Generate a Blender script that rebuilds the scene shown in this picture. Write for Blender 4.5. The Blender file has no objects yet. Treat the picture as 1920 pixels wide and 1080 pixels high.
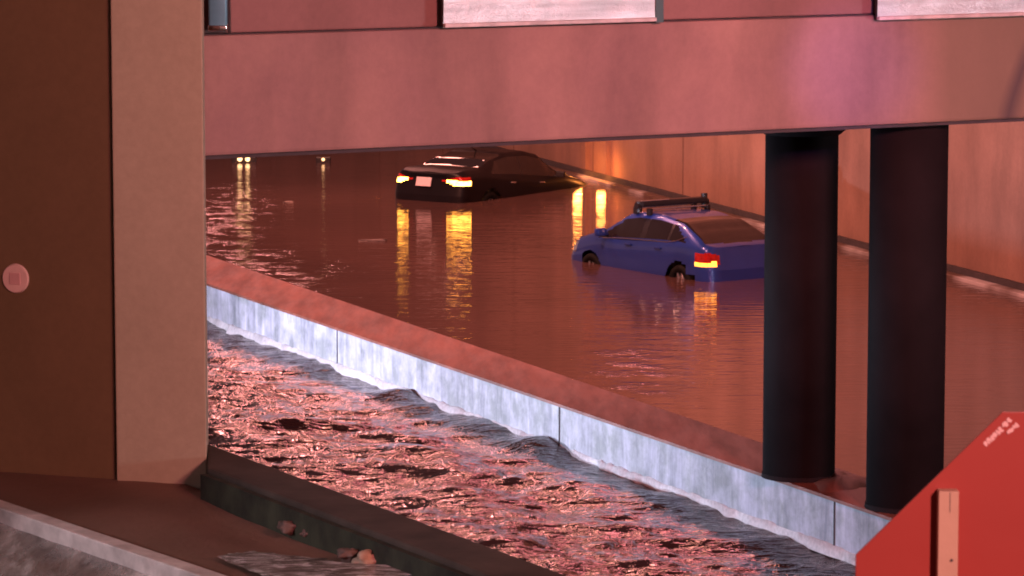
import bpy, bmesh, math, random
import numpy as np
from mathutils import Vector, Matrix
random.seed(7)
R = math.radians

# ------------------------------------------------------------------ camera
scene = bpy.context.scene
COL = scene.collection
CAM_Z, PITCH, F = 7.57, R(7.25), 7000.0
cd = bpy.data.cameras.new('camera'); cam = bpy.data.objects.new('camera', cd); COL.objects.link(cam)
cd.sensor_width = 36.0; cd.lens = F / 1920 * 36.0; cd.clip_start = 0.5; cd.clip_end = 1500
cam.location = (0, 0, CAM_Z); cam.rotation_euler = (R(90) - PITCH, 0, 0)
scene.camera = cam

# ------------------------------------------------------------------ night sky and exposure
world = bpy.data.worlds.new('World'); scene.world = world; world.use_nodes = True
bg = world.node_tree.nodes['Background']
_t = world.node_tree; _tc = _t.nodes.new('ShaderNodeTexCoord'); _sx = _t.nodes.new('ShaderNodeSeparateXYZ'); _rp = _t.nodes.new('ShaderNodeValToRGB')
_t.links.new(_tc.outputs['Generated'], _sx.inputs[0]); _t.links.new(_sx.outputs[2], _rp.inputs[0]); _t.links.new(_rp.outputs[0], bg.inputs[0])
_rp.color_ramp.elements[0].position = 0.0; _rp.color_ramp.elements[0].color = (1.0, 0.49, 0.45, 1)
_rp.color_ramp.elements[1].position = 0.45; _rp.color_ramp.elements[1].color = (0.16, 0.07, 0.08, 1)
bg.inputs[1].default_value = 0.50        # town glow, strongest low over the horizon
scene.view_settings.view_transform = 'Standard'; scene.view_settings.look = 'None'
scene.view_settings.exposure = 0.0; scene.view_settings.gamma = 1.0
cd.dof.use_dof = True; cd.dof.focus_distance = 52.0; cd.dof.aperture_fstop = 20.0
try:
    scene.cycles.filter_width = 1.9
    scene.cycles.sample_clamp_indirect = 6.0
    scene.cycles.caustics_reflective = False
    scene.cycles.caustics_refractive = False
except Exception: pass

def look(o, target):
    d = Vector(target) - Vector(o.location)
    o.rotation_euler = d.to_track_quat('-Z', 'Y').to_euler()
def area(name, loc, target, sx, sy, power, col, spread=None):
    l = bpy.data.lights.new(name, 'AREA'); l.shape = 'RECTANGLE'; l.size = sx; l.size_y = sy
    l.energy = power; l.color = col
    if spread: l.spread = R(spread)
    o = bpy.data.objects.new(name, l); COL.objects.link(o); o.location = loc; look(o, target); return o
def spot(name, loc, target, power, col, angle, blend=0.5, size=0.1):
    l = bpy.data.lights.new(name, 'SPOT'); l.energy = power; l.color = col
    l.spot_size = R(angle); l.spot_blend = blend; l.shadow_soft_size = size
    o = bpy.data.objects.new(name, l); COL.objects.link(o); o.location = loc; look(o, target); return o

# sodium street lighting and an added light over the underpass and its far wall
area('orange_wall_light', (-3, 56, 10.5), (6, 66, 1.5), 2.5, 1.2, 1500, (1.0, 0.34, 0.25))
area('orange_wall_light', (0.5, 47, 8.5), (8, 61, 1.8), 2.0, 1.0, 950, (1.0, 0.34, 0.25))
area('orange_wall_light', (-5, 66, 9.5), (3, 74, 1.5), 2.0, 1.0, 1050, (1.0, 0.34, 0.22))
area('orange_wall_light', (-6, 70, 9.8), (1.5, 77, 8.0), 2.0, 1.0, 1500, (1.0, 0.40, 0.30))  # added to brighten the upper wall that the water mirrors
# added unseen light panels beyond the bridge, sized to put glints on the water
area('glint_panel', (-11.0, 212, 76), (-2, 45, 0), 22, 9, 19000, (1.0, 0.34, 0.26))
area('glint_panel', (12.0, 208, 80), (2, 42, 0), 24, 9, 22000, (1.0, 0.25, 0.27))
area('low_glint_panel', (-19.0, 205, 52), (-2, 40, 1), 8, 4, 11000, (1.0, 0.32, 0.30))
# red emergency light on the camera's side: girder and piers
area('near_red_light', (9, 6, 11), (4.2, 36, 5.2), 3, 2, 800, (1.0, 0.27, 0.31), 50)
spot('near_red_light', (4.0, 0.5, 9.5), (1.2, 9, 5.7), 5200, (1.0, 0.50, 0.45), 22, 0.8, 0.3)  # added spot, put in to light the red sign
area('pier_fill', (7, 14, 9), (-3.4, 31, 4), 1.0, 1.0, 620, (1.0, 0.66, 0.36))  # added warm fill for the beige pier and brown wall
spot('blue_beacon', (5, 10, 9), (3.3, 36.2, 5.1), 13000, (0.25, 0.22, 1.0), 3.8, 1.0)
spot('blue_beacon', (9.5, 40, 5.5), (4.35, 59.0, 0.55), 2600, (0.06, 0.22, 1.0), 7, 0.8)
# head lamps standing in the channel, shining along the barrier
spot('headlight_beam', (-8.8, 47.5, 0.52), (-2, 49.5, 0.25), 5600, (0.76, 0.78, 1.0), 125, 0.6, 0.15)
spot('headlight_beam', (-5.6, 38.2, 0.50), (4, 41.5, 0.25), 2000, (0.62, 0.76, 1.0), 95, 0.7, 0.15)
# added cool fill for the sign backs and the wet road
area('cool_fill', (20.5, 20.5, 4.9), (0.4, 34.8, 6.1), 2.4, 1.6, 1300, (0.93, 0.92, 1.0))
spot('cool_fill', (-10, 22, 5.5), (-2.6, 26.3, 2.2), 1700, (0.95, 0.88, 0.95), 34, 0.8, 0.3)

# ------------------------------------------------------------------ helpers
CP, SP = math.cos(PITCH), math.sin(PITCH)
def ray(px, py):
    a = (px - 960) / F; b = -(py - 540) / F
    return Vector((a, CP + b * SP, -SP + b * CP))
def at(px, py, z):
    d = ray(px, py); t = (z - CAM_Z) / d.z
    return Vector((d.x * t, d.y * t, z))
def atY(px, py, Y):
    d = ray(px, py); t = Y / d.y
    return Vector((d.x * t, Y, CAM_Z + d.z * t))

def mesh_obj(name, verts, faces, mat, parent=None, smooth=False):
    me = bpy.data.meshes.new(name); me.from_pydata([tuple(v) for v in verts], [], faces); me.update()
    o = bpy.data.objects.new(name, me); COL.objects.link(o)
    if mat: me.materials.append(mat)
    if parent: o.parent = parent
    if smooth:
        for p in me.polygons: p.use_smooth = True
    return o
def bm_obj(name, bm, mat, parent=None, smooth=False):
    bmesh.ops.recalc_face_normals(bm, faces=bm.faces)
    me = bpy.data.meshes.new(name); bm.to_mesh(me); bm.free()
    o = bpy.data.objects.new(name, me); COL.objects.link(o)
    if mat: me.materials.append(mat)
    if parent: o.parent = parent
    if smooth:
        for p in me.polygons: p.use_smooth = True
    return o
def empty(name, loc=(0, 0, 0), rot=(0, 0, 0)):
    o = bpy.data.objects.new(name, None); COL.objects.link(o); o.location = loc; o.rotation_euler = rot; return o
def tag(o, label, cat, group=None):
    o['label'] = label; o['category'] = cat
    if group: o['group'] = group
    return o
def struct(o): o['kind'] = 'structure'; return o
def box(bm, c, s, rot=None, bev=0):
    m = Matrix.Translation(c) @ (rot if rot else Matrix()) @ Matrix.Diagonal((s[0], s[1], s[2], 1))
    r = bmesh.ops.create_cube(bm, size=1, matrix=m)
    if bev:
        es = list({e for v in r['verts'] for e in v.link_edges})
        bmesh.ops.bevel(bm, geom=es, offset=bev, segments=2, affect='EDGES', profile=0.6)
def tube(bm, a, b, r, n=12, r2=None):
    a = Vector(a); b = Vector(b); d = b - a
    m = Matrix.Translation((a + b) / 2) @ d.to_track_quat('Z', 'Y').to_matrix().to_4x4()
    bmesh.ops.create_cone(bm, cap_ends=True, segments=n, radius1=r, radius2=r if r2 is None else r2, depth=d.length, matrix=m)
def prism(bm, poly, z0, z1):
    n = len(poly)
    lo = [bm.verts.new((p[0], p[1], z0)) for p in poly]; hi = [bm.verts.new((p[0], p[1], z1)) for p in poly]
    bm.faces.new(lo); bm.faces.new(hi)
    for i in range(n): bm.faces.new((lo[i], lo[(i + 1) % n], hi[(i + 1) % n], hi[i]))
def bevel_all(bm, w, seg=2):
    bmesh.ops.bevel(bm, geom=list(bm.edges), offset=w, segments=seg, affect='EDGES', profile=0.6)

# ------------------------------------------------------------------ materials
class NT:
    def __init__(s, name):
        s.m = bpy.data.materials.new(name); s.m.use_nodes = True
        s.t = s.m.node_tree; s.b = s.t.nodes['Principled BSDF']
    def n(s, typ, **k):
        x = s.t.nodes.new(typ)
        for a, b in k.items(): setattr(x, a, b)
        return x
    def l(s, a, b): s.t.links.new(a, b)
    def coords(s, scale=(1, 1, 1), rot=(0, 0, 0), kind='Object'):
        tc = s.n('ShaderNodeTexCoord'); mp = s.n('ShaderNodeMapping')
        s.l(tc.outputs[kind], mp.inputs[0]); mp.inputs['Scale'].default_value = scale; mp.inputs['Rotation'].default_value = rot
        return mp.outputs[0]
    def noise(s, vec, scale, detail=5, rough=0.55, dist=0):
        x = s.n('ShaderNodeTexNoise'); s.l(vec, x.inputs['Vector'])
        x.inputs['Scale'].default_value = scale; x.inputs['Detail'].default_value = detail
        x.inputs['Roughness'].default_value = rough; x.inputs['Distortion'].default_value = dist
        return x.outputs[0]
    def ramp(s, fac, stops):
        r = s.n('ShaderNodeValToRGB'); s.l(fac, r.inputs[0]); e = r.color_ramp.elements
        while len(e) < len(stops): e.new(0.5)
        for i, (p, c) in enumerate(stops):
            e[i].position = p; e[i].color = (*c, 1) if len(c) == 3 else c
        return r.outputs[0]
    def mix(s, fac, a, b, mode='MIX'):
        x = s.n('ShaderNodeMixRGB', blend_type=mode)
        for i, v in enumerate((fac, a, b)):
            if hasattr(v, 'links') or hasattr(v, 'is_output'): s.l(v, x.inputs[i])
            elif i == 0: x.inputs[0].default_value = v
            else: x.inputs[i].default_value = (*v, 1)
        return x.outputs[0]
    def math(s, op, a, b=0.0):
        x = s.n('ShaderNodeMath', operation=op)
        for i, v in enumerate((a, b)):
            if hasattr(v, 'is_output'): s.l(v, x.inputs[i])
            else: x.inputs[i].default_value = v
        return x.outputs[0]
    def bump(s, h, strength, dist=0.02, prev=None):
        x = s.n('ShaderNodeBump'); s.l(h, x.inputs['Height'])
        x.inputs['Strength'].default_value = strength; x.inputs['Distance'].default_value = dist
        if prev: s.l(prev, x.inputs['Normal'])
        return x.outputs[0]
    def set(s, **k):
        for a, v in k.items():
            i = s.b.inputs[a.replace('_', ' ')]
            if hasattr(v, 'is_output'): s.l(v, i)
            else: i.default_value = (*v, 1) if isinstance(v, tuple) and len(v) == 3 else v
        return s.m
def simple(name, col, rough=0.5, metal=0.0, var=0.25, nscale=6.0, bump=0.1, coat=0.0):
    m = NT(name); v = m.coords()
    f = m.noise(v, nscale, 6)
    c = m.ramp(f, [(0.3, tuple(x * (1 - var) for x in col)), (0.7, tuple(min(1, x * (1 + var)) for x in col))])
    m.set(Base_Color=c, Roughness=rough, Metallic=metal, Coat_Weight=coat)
    if bump: m.set(Normal=m.bump(m.noise(v, nscale * 8, 4), bump, 0.005))
    return m.m
def emit(name, col, strength, base=(0.5, 0.3, 0.1)):
    m = NT(name); v = m.coords((1, 1, 1)); f = m.noise(v, 18, 2)
    s = m.math('MULTIPLY', m.ramp(f, [(0.35, (0.6,) * 3), (0.65, (1.2,) * 3)]), strength)
    m.set(Base_Color=base, Emission_Color=col, Emission_Strength=s, Roughness=0.15); return m.m
def concrete(name, a, b, scale=0.6, streak=0.5, rough=0.75, rot=0.0, grime=(0.08, 0.05, 0.04), sp_=(0.93, 1.03), bmp=0.15):
    m = NT(name); v = m.coords((1, 1, 1), (0, 0, rot)); vs = m.coords((0.9, 0.9, 0.22), (0, 0, rot))
    base = m.ramp(m.noise(v, scale, 7, 0.6), [(0.3, a), (0.72, b)])
    st = m.ramp(m.noise(vs, 1.0, 6, 0.6, 0.4), [(0.42, (0, 0, 0)), (0.68, (1, 1, 1))])
    c = m.mix(m.math('MULTIPLY', st, streak), base, grime)
    sp = m.ramp(m.noise(v, 14, 5, 0.7), [(0.35, (sp_[0],) * 3), (0.65, (sp_[1],) * 3)])
    c = m.mix(1.0, c, sp, 'MULTIPLY')
    m.set(Base_Color=c, Roughness=rough, Normal=m.bump(m.noise(v, 30, 6, 0.7), bmp, 0.01)); return m.m

# muddy flood water
def water_mat(name, ripple, sx, sy, rough, base, chop=0.0, big=0.0, cluster=False):
    m = NT(name); v = m.coords((sx, sy, 1)); v2 = m.coords((1, 1, 1))
    h1 = m.noise(v, 1.0, 3, 0.5, 0.3)
    n1 = m.bump(h1, ripple, 0.05)
    if cluster:   # patches of rain-pocked, livelier water
        mask = None
        for (cx_, cy_, rx_, ry_) in ((-4.6, 60.5, 3.2, 7.0), (1.75, 51.0, 1.0, 4.5), (-5.6, 70.0, 1.8, 10.0)):
            mp = m.n('ShaderNodeMapping'); mp.inputs['Location'].default_value = (-cx_ / rx_, -cy_ / ry_, 0); mp.inputs['Scale'].default_value = (1 / rx_, 1 / ry_, 0)
            m.l(v2, mp.inputs[0]); vl = m.n('ShaderNodeVectorMath', operation='LENGTH'); m.l(mp.outputs[0], vl.inputs[0])
            k = m.math('MAXIMUM', m.math('SUBTRACT', 1.0, vl.outputs['Value']), 0.0)
            mask = k if mask is None else m.math('MAXIMUM', mask, k)
        mask = m.math('MULTIPLY', m.math('POWER', mask, 0.8), m.ramp(m.noise(v2, 1.6, 3, 0.6), [(0.42, (0.0,) * 3), (0.62, (1,) * 3)]))
        mask = m.math('ADD', mask, 0.03)
        hh = m.math('MULTIPLY', m.noise(v2, 7.5, 4, 0.65), mask)
        n1 = m.bump(hh, 0.6, 0.04, n1)
    if big: n1 = m.bump(m.noise(m.coords((0.5, 1.6, 1)), 0.8, 3), big, 0.3, n1)
    if chop: n1 = m.bump(m.noise(v2, 9, 2, 0.5, 0.4), chop, 0.05, n1)
    c = m.ramp(m.noise(v2, 0.25, 5), [(0.35, tuple(x * 0.8 for x in base)), (0.7, tuple(x * 1.15 for x in base))])
    m.set(Base_Color=c, Roughness=rough, IOR=1.55 if cluster else 1.36, Normal=n1); return m.m
M = {}
M['calm'] = water_mat('calm_flood_water', 0.22, 1.1, 5.5, 0.05, (0.125, 0.064, 0.058), cluster=True)
M['flow'] = water_mat('flowing_flood_water', 0.55, 5.0, 12.0, 0.07, (0.045, 0.019, 0.015), chop=0.35)
def puddle_mat():
    m = NT('painted_glint_puddle'); v = m.coords((2.2, 7, 1), (0, 0, R(-8)))
    c = m.ramp(m.noise(v, 2.2, 8, 0.7, 0.8), [(0.38, (0.05, 0.035, 0.03)), (0.5, (0.25, 0.22, 0.21)), (0.62, (0.85, 0.82, 0.85))])  # pale streaks: glints on the puddle painted into the colour
    m.set(Base_Color=c, Roughness=0.12, Normal=m.bump(m.noise(v, 5, 6, 0.7), 1.0, 0.04)); return m.m
M['puddle'] = puddle_mat()
M['wall'] = concrete('retaining_wall_concrete', (0.24, 0.125, 0.095), (0.42, 0.235, 0.18), 0.30, 0.40, 0.8, 0.3)
M['girder'] = concrete('girder_concrete', (0.27, 0.155, 0.15), (0.39, 0.235, 0.20), 0.7, 0.45, 0.75)
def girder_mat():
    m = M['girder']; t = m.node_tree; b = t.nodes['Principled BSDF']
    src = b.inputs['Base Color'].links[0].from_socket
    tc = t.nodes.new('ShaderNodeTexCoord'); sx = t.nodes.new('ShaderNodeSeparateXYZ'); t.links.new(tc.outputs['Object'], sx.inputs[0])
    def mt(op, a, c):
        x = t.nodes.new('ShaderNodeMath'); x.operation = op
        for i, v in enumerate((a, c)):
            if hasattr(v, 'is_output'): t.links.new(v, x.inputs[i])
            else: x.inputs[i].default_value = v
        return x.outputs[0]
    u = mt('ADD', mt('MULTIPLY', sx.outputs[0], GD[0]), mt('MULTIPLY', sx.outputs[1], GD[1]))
    line = mt('SUBTRACT', u, mt('ADD', mt('MULTIPLY', mt('POWER', sx.outputs[2], 1.3), 0.42), GU))  # diagonal band: a cast shadow painted into the girder colour
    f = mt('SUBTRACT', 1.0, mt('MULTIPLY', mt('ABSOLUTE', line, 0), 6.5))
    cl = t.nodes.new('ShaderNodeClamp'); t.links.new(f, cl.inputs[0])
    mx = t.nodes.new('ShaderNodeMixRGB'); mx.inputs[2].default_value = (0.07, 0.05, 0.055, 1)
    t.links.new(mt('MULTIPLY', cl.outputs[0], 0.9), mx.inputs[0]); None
    # tan, darker tone towards the right hand bay
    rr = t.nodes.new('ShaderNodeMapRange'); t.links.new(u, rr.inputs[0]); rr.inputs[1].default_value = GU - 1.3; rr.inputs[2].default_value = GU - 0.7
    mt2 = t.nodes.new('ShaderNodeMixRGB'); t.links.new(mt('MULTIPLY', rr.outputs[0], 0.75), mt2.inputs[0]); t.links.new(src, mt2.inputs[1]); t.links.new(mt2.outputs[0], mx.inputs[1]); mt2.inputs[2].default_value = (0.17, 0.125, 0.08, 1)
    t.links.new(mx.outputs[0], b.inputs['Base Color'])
M['parapet'] = concrete('parapet_concrete', (0.23, 0.12, 0.11), (0.30, 0.16, 0.15), 0.5, 0.25, 0.75)
M['pier'] = concrete('pier_concrete', (0.36, 0.30, 0.22), (0.43, 0.36, 0.27), 0.7, 0.06, 0.7, 0, (0.3, 0.2, 0.16))
M['brown'] = concrete('brown_wall', (0.15, 0.096, 0.048), (0.195, 0.122, 0.065), 0.6, 0.08, 0.7)
M['curbstone'] = simple('curbstone', (0.06, 0.042, 0.034), 0.85, 0, 0.4, 2.2, 0.4)
M['moss'] = simple('mossy_concrete', (0.022, 0.024, 0.014), 0.8, 0, 0.8, 3.5, 0.6)
M['kerb'] = simple('pale_kerb', (0.52, 0.44, 0.43), 0.4, 0, 0.3, 5, 0.4)
M['column'] = simple('dark_painted_column', (0.012, 0.008, 0.009), 0.8, 0, 0.3, 1.5, 0.05)
M['column'].node_tree.nodes['Principled BSDF'].inputs['Specular IOR Level'].default_value = 0.12
M['wjoint'] = simple('wall_joint', (0.16, 0.085, 0.065), 0.85, 0, 0.2)
M['joint'] = simple('dark_joint', (0.05, 0.04, 0.045), 0.8, 0, 0.2)
M['rock'] = simple('pale_rock', (0.42, 0.27, 0.20), 0.75, 0, 0.35, 9, 0.6)
M['darkrock'] = simple('dark_rock', (0.12, 0.07, 0.06), 0.75, 0, 0.4, 9, 0.6)
M['rubber'] = simple('rubber', (0.012, 0.012, 0.012), 0.7, 0, 0.2, 20, 0.2)
M['rim'] = simple('alloy', (0.55, 0.52, 0.52), 0.3, 0.9, 0.15, 14, 0.05)
M['chrome'] = simple('chrome', (0.8, 0.76, 0.74), 0.14, 1.0, 0.1, 8, 0)
M['plastic'] = simple('black_plastic', (0.018, 0.014, 0.016), 0.4, 0, 0.2, 12, 0.1)
M['seat'] = simple('seat_cloth', (0.03, 0.025, 0.025), 0.85, 0, 0.3, 12, 0.2)
M['blackpaint'] = simple('black_car_paint', (0.008, 0.006, 0.008), 0.38, 0.0, 0.3, 1.5, 0, 0.0)
M['bluepaint'] = simple('blue_car_paint', (0.020, 0.055, 0.32), 0.30, 0.25, 0.15, 1.5, 0, 0.6)
M['redlens'] = simple('red_lens', (0.45, 0.012, 0.008), 0.12, 0, 0.3, 20, 0)
M['plate'] = simple('licence_plate', (0.75, 0.62, 0.66), 0.4, 0, 0.08, 20, 0)
M['grey'] = simple('blue_grey_metal', (0.12, 0.32, 0.42), 0.4, 0.2, 0.2, 4, 0.1)
M['lampglow'] = emit('yellow_lamp', (1.0, 0.38, 0.05), 22)
M['orangeglow'] = emit('orange_lamp', (1.0, 0.30, 0.03), 5)
M['farglow'] = emit('far_lamp', (1.0, 0.55, 0.25), 4)
M['debris'] = simple('floating_debris', (0.36, 0.27, 0.25), 0.6, 0, 0.3, 9, 0.5)
M['wood'] = simple('pale_wood', (0.48, 0.27, 0.20), 0.6, 0, 0.10, 3, 0.3)
M['ink'] = simple('white_lettering', (0.75, 0.42, 0.42), 0.5, 0, 0.1, 9, 0)

M['blackpaint'].node_tree.nodes['Principled BSDF'].inputs['Specular IOR Level'].default_value = 0.2
M['rubber'].node_tree.nodes['Principled BSDF'].inputs['Specular IOR Level'].default_value = 0.1
def glass_mat():
    m = NT('tinted_car_glass'); m.set(Base_Color=(0.02, 0.015, 0.015), Roughness=0.03, IOR=1.5)
    tr = m.n('ShaderNodeBsdfTransparent'); tr.inputs[0].default_value = (0.55, 0.5, 0.46, 1)
    mx = m.n('ShaderNodeMixShader'); lw = m.n('ShaderNodeLayerWeight'); lw.inputs[0].default_value = 0.35
    fac = m.math('ADD', lw.outputs['Fresnel'], 0.30)
    m.l(fac, mx.inputs[0]); m.l(tr.outputs[0], mx.inputs[1]); m.l(m.b.outputs[0], mx.inputs[2])
    m.l(mx.outputs[0], m.t.nodes['Material Output'].inputs[0]); return m.m
M['glass'] = glass_mat()

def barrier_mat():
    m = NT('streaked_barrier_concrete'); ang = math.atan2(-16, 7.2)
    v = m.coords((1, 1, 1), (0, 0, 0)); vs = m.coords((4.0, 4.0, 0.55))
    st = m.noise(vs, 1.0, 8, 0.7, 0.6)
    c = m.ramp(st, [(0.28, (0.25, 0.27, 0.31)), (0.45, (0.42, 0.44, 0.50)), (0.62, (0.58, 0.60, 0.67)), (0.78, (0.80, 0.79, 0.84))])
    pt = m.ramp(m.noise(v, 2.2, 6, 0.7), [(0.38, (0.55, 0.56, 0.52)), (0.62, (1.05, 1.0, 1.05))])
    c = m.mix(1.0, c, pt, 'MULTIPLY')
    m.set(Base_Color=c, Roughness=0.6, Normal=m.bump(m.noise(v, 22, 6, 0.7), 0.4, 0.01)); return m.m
M['barrier'] = barrier_mat()
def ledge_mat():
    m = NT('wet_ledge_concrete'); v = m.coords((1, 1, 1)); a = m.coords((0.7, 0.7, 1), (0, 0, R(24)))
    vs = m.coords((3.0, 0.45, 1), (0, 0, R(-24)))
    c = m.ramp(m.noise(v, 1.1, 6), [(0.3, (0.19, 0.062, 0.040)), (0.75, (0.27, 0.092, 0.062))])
    c = m.mix(1.0, c, m.ramp(m.noise(vs, 1.3, 5, 0.65), [(0.36, (0.62,) * 3), (0.62, (1.25,) * 3)]), 'MULTIPLY')  # bright streaks of wet sheen painted into the ledge colour
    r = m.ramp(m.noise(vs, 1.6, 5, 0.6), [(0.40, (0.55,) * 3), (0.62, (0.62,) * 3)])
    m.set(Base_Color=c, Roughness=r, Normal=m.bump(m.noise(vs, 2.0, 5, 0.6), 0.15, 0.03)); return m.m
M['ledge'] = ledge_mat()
def mud_mat():
    m = NT('muddy_ground'); v = m.coords()
    c = m.ramp(m.noise(v, 0.7, 7), [(0.3, (0.14, 0.072, 0.05)), (0.7, (0.21, 0.11, 0.08))])
    m.set(Base_Color=c, Roughness=0.7, Normal=m.bump(m.noise(v, 9, 8, 0.7), 0.7, 0.03)); return m.m
M['mud'] = mud_mat()
def road_mat():
    m = NT('wet_asphalt'); vs = m.coords((2.4, 0.5, 1), (0, 0, R(-34))); v = m.coords()
    c = m.ramp(m.noise(vs, 1.2, 6, 0.65), [(0.34, (0.05, 0.04, 0.04)), (0.5, (0.22, 0.19, 0.18)), (0.66, (0.62, 0.58, 0.58))])  # pale streaks: wet reflections painted into the road colour
    r = m.ramp(m.noise(vs, 2.2, 6, 0.65), [(0.4, (0.12,) * 3), (0.6, (0.45,) * 3)])
    m.set(Base_Color=c, Roughness=r, Normal=m.bump(m.noise(vs, 6, 6, 0.7), 0.7, 0.03)); return m.m
M['road'] = road_mat()
def panel_mat():
    m = NT('crinkled_aluminium'); v = m.coords((1, 1, 1))
    c = m.ramp(m.noise(m.coords((0.6, 0.6, 6)), 1.5, 5), [(0.3, (0.45, 0.45, 0.47)), (0.7, (0.85, 0.84, 0.88))])
    n = m.bump(m.noise(m.coords((1, 1, 1.6)), 22, 4, 0.75), 0.8, 0.010)
    m.set(Base_Color=c, Metallic=0.55, Roughness=0.28, Normal=n); return m.m
M['panel'] = panel_mat()
def red_mat():
    m = NT('red_sign_sheet'); v = m.coords()
    c = m.ramp(m.noise(v, 2.0, 4), [(0.3, (0.30, 0.024, 0.018)), (0.7, (0.34, 0.030, 0.022))])
    m.set(Base_Color=c, Roughness=0.45, Normal=m.bump(m.noise(v, 3, 3), 0.15, 0.01)); return m.m
M['red'] = red_mat()

# ------------------------------------------------------------------ value noise for meshes
_rs = np.random.RandomState(3); _T = _rs.rand(256, 256)
def vnoise(x, y):
    xi = np.floor(x).astype(int); yi = np.floor(y).astype(int); fx = x - xi; fy = y - yi
    fx = fx * fx * (3 - 2 * fx); fy = fy * fy * (3 - 2 * fy)
    a = _T[xi % 256, yi % 256]; b = _T[(xi + 1) % 256, yi % 256]; c = _T[xi % 256, (yi + 1) % 256]; d = _T[(xi + 1) % 256, (yi + 1) % 256]
    return (a * (1 - fx) + b * fx) * (1 - fy) + (c * (1 - fx) + d * fx) * fy
def grid_obj(name, P, mat, smooth=True):
    """P: (n, m, 3) array of points"""
    n, m_ = P.shape[:2]
    idx = np.arange(n * m_).reshape(n, m_)
    f = np.stack([idx[:-1, :-1], idx[1:, :-1], idx[1:, 1:], idx[:-1, 1:]], -1).reshape(-1, 4)
    me = bpy.data.meshes.new(name); me.vertices.add(n * m_); me.vertices.foreach_set('co', P.reshape(-1).astype(np.float32))
    me.loops.add(len(f) * 4); me.loops.foreach_set('vertex_index', f.reshape(-1).astype(np.int32))
    me.polygons.add(len(f)); me.polygons.foreach_set('loop_start', (np.arange(len(f)) * 4).astype(np.int32))
    me.polygons.foreach_set('loop_total', np.full(len(f), 4, np.int32))
    me.update(calc_edges=True); me.validate()
    o = bpy.data.objects.new(name, me); COL.objects.link(o); me.materials.append(mat)
    if smooth: me.polygons.foreach_set('use_smooth', np.ones(len(f), bool))
    return o

# ------------------------------------------------------------------ layout lines (world metres)
HB = 0.58                                            # barrier height above the flood
A0, A1 = at(388, 530, HB), at(1610, 948, HB)         # barrier top, camera-side edge
B0, B1 = at(388, 478, HB), at(1430, 830, HB)         # barrier top, far edge
def ext(p, q, t): return p + (q - p) * t
dA = (A1 - A0).normalized()
W0, W1 = at(1095, 328, 0), at(1900, 541, 0)          # foot of the far retaining wall
G = 2.2                                              # level of the near bank
C0, C1 = at(388, 830, G + 0.2), at(1070, 1080, G + 0.2)   # channel-side edge of the bank kerb
dC = (C1 - C0).normalized(); nC = Vector((-dC.y, dC.x, 0))
if nC.y > 0: nC = -nC                                # towards the camera
K0, K1 = at(0, 936, G + 0.09), at(430, 1080, G + 0.09)
dK = (K1 - K0).normalized(); nK = Vector((dK.y, -dK.x, 0))
if nK.y > 0: nK = -nK

# ------------------------------------------------------------------ ground and water
struct(mesh_obj('ground', [(-400, -60, -1.6), (400, -60, -1.6), (400, 900, -1.6), (-400, 900, -1.6)], [(0, 1, 2, 3)], M['mud']))
# calm flood beyond the barrier
mid0, mid1 = (A0 + B0) / 2, (ext(A0, A1, 1) + ext(B0, B1, 1.17)) / 2
L0 = ext(mid0, mid1, -9); L1 = ext(mid0, mid1, 2.0)
struct(mesh_obj('flood_water', [(L0.x, L0.y, 0), (L1.x, L1.y, 0), (60, L1.y, 0), (60, L0.y, 0)], [(0, 1, 2, 3)], M['calm']))
# fast water in the near channel
s0 = ext(A0, A1, -1.2); s1 = ext(A0, A1, 1.55)
along = np.linspace(0, 1, 1500); across = np.linspace(0, 1, 380)
S, Tt = np.meshgrid(along, across, indexing='ij')
e0 = np.array([C0.x, C0.y]) - np.array([dC.x, dC.y]) * 22; e1 = np.array([C0.x, C0.y]) + np.array([dC.x, dC.y]) * 14
X = (s0.x + (s1.x - s0.x) * S) * (1 - Tt) + (e0[0] + (e1[0] - e0[0]) * S) * Tt
Y = (s0.y + (s1.y - s0.y) * S) * (1 - Tt) + (e0[1] + (e1[1] - e0[1]) * S) * Tt
ux = X * dA.x + Y * dA.y; vx = -X * dA.y + Y * dA.x
def ridge(a, b): return 1 - np.abs(2 * vnoise(a, b) - 1)
wob = vnoise(ux * .5 + 9, vx * .5) * 1.5
Z = 0.16 * (vnoise(ux * 0.55 + wob, vx * 1.3 + 3) - 0.5) + 0.13 * (vnoise(X * 0.8 + 40, Y * 1.7 + wob) - 0.5) \
    + 0.055 * (vnoise(X * 1.9 + 7, Y * 3.9 + wob) - 0.5) + 0.046 * (vnoise(X * 4.3 + 3, Y * 8.2 + wob) - 0.5) + 0.013 * (vnoise(X * 9 + 3, Y * 15) - 0.5)
dist = Tt * 6.0
Z = Z * (0.45 + 0.55 * np.clip(Tt * 5, 0, 1))
hump = np.zeros_like(X)
for (px, py, hh, ww) in ((745, 745, 0.17, 0.42), (1010, 842, 0.20, 0.5), (905, 800, 0.06, 0.5), (1240, 935, 0.06, 0.5)):
    c = at(px, py, 0)
    du = (X - c.x) * dA.x + (Y - c.y) * dA.y; dv = -(X - c.x) * dA.y + (Y - c.y) * dA.x
    hump += 0.8 * hh * np.exp(-(du / ww) ** 2 - (dv / (ww * 0.8)) ** 2)
Z = Z + hump - 0.01
struct(grid_obj('flowing_water', np.stack([X, Y, Z], -1), M['flow']))

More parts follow.
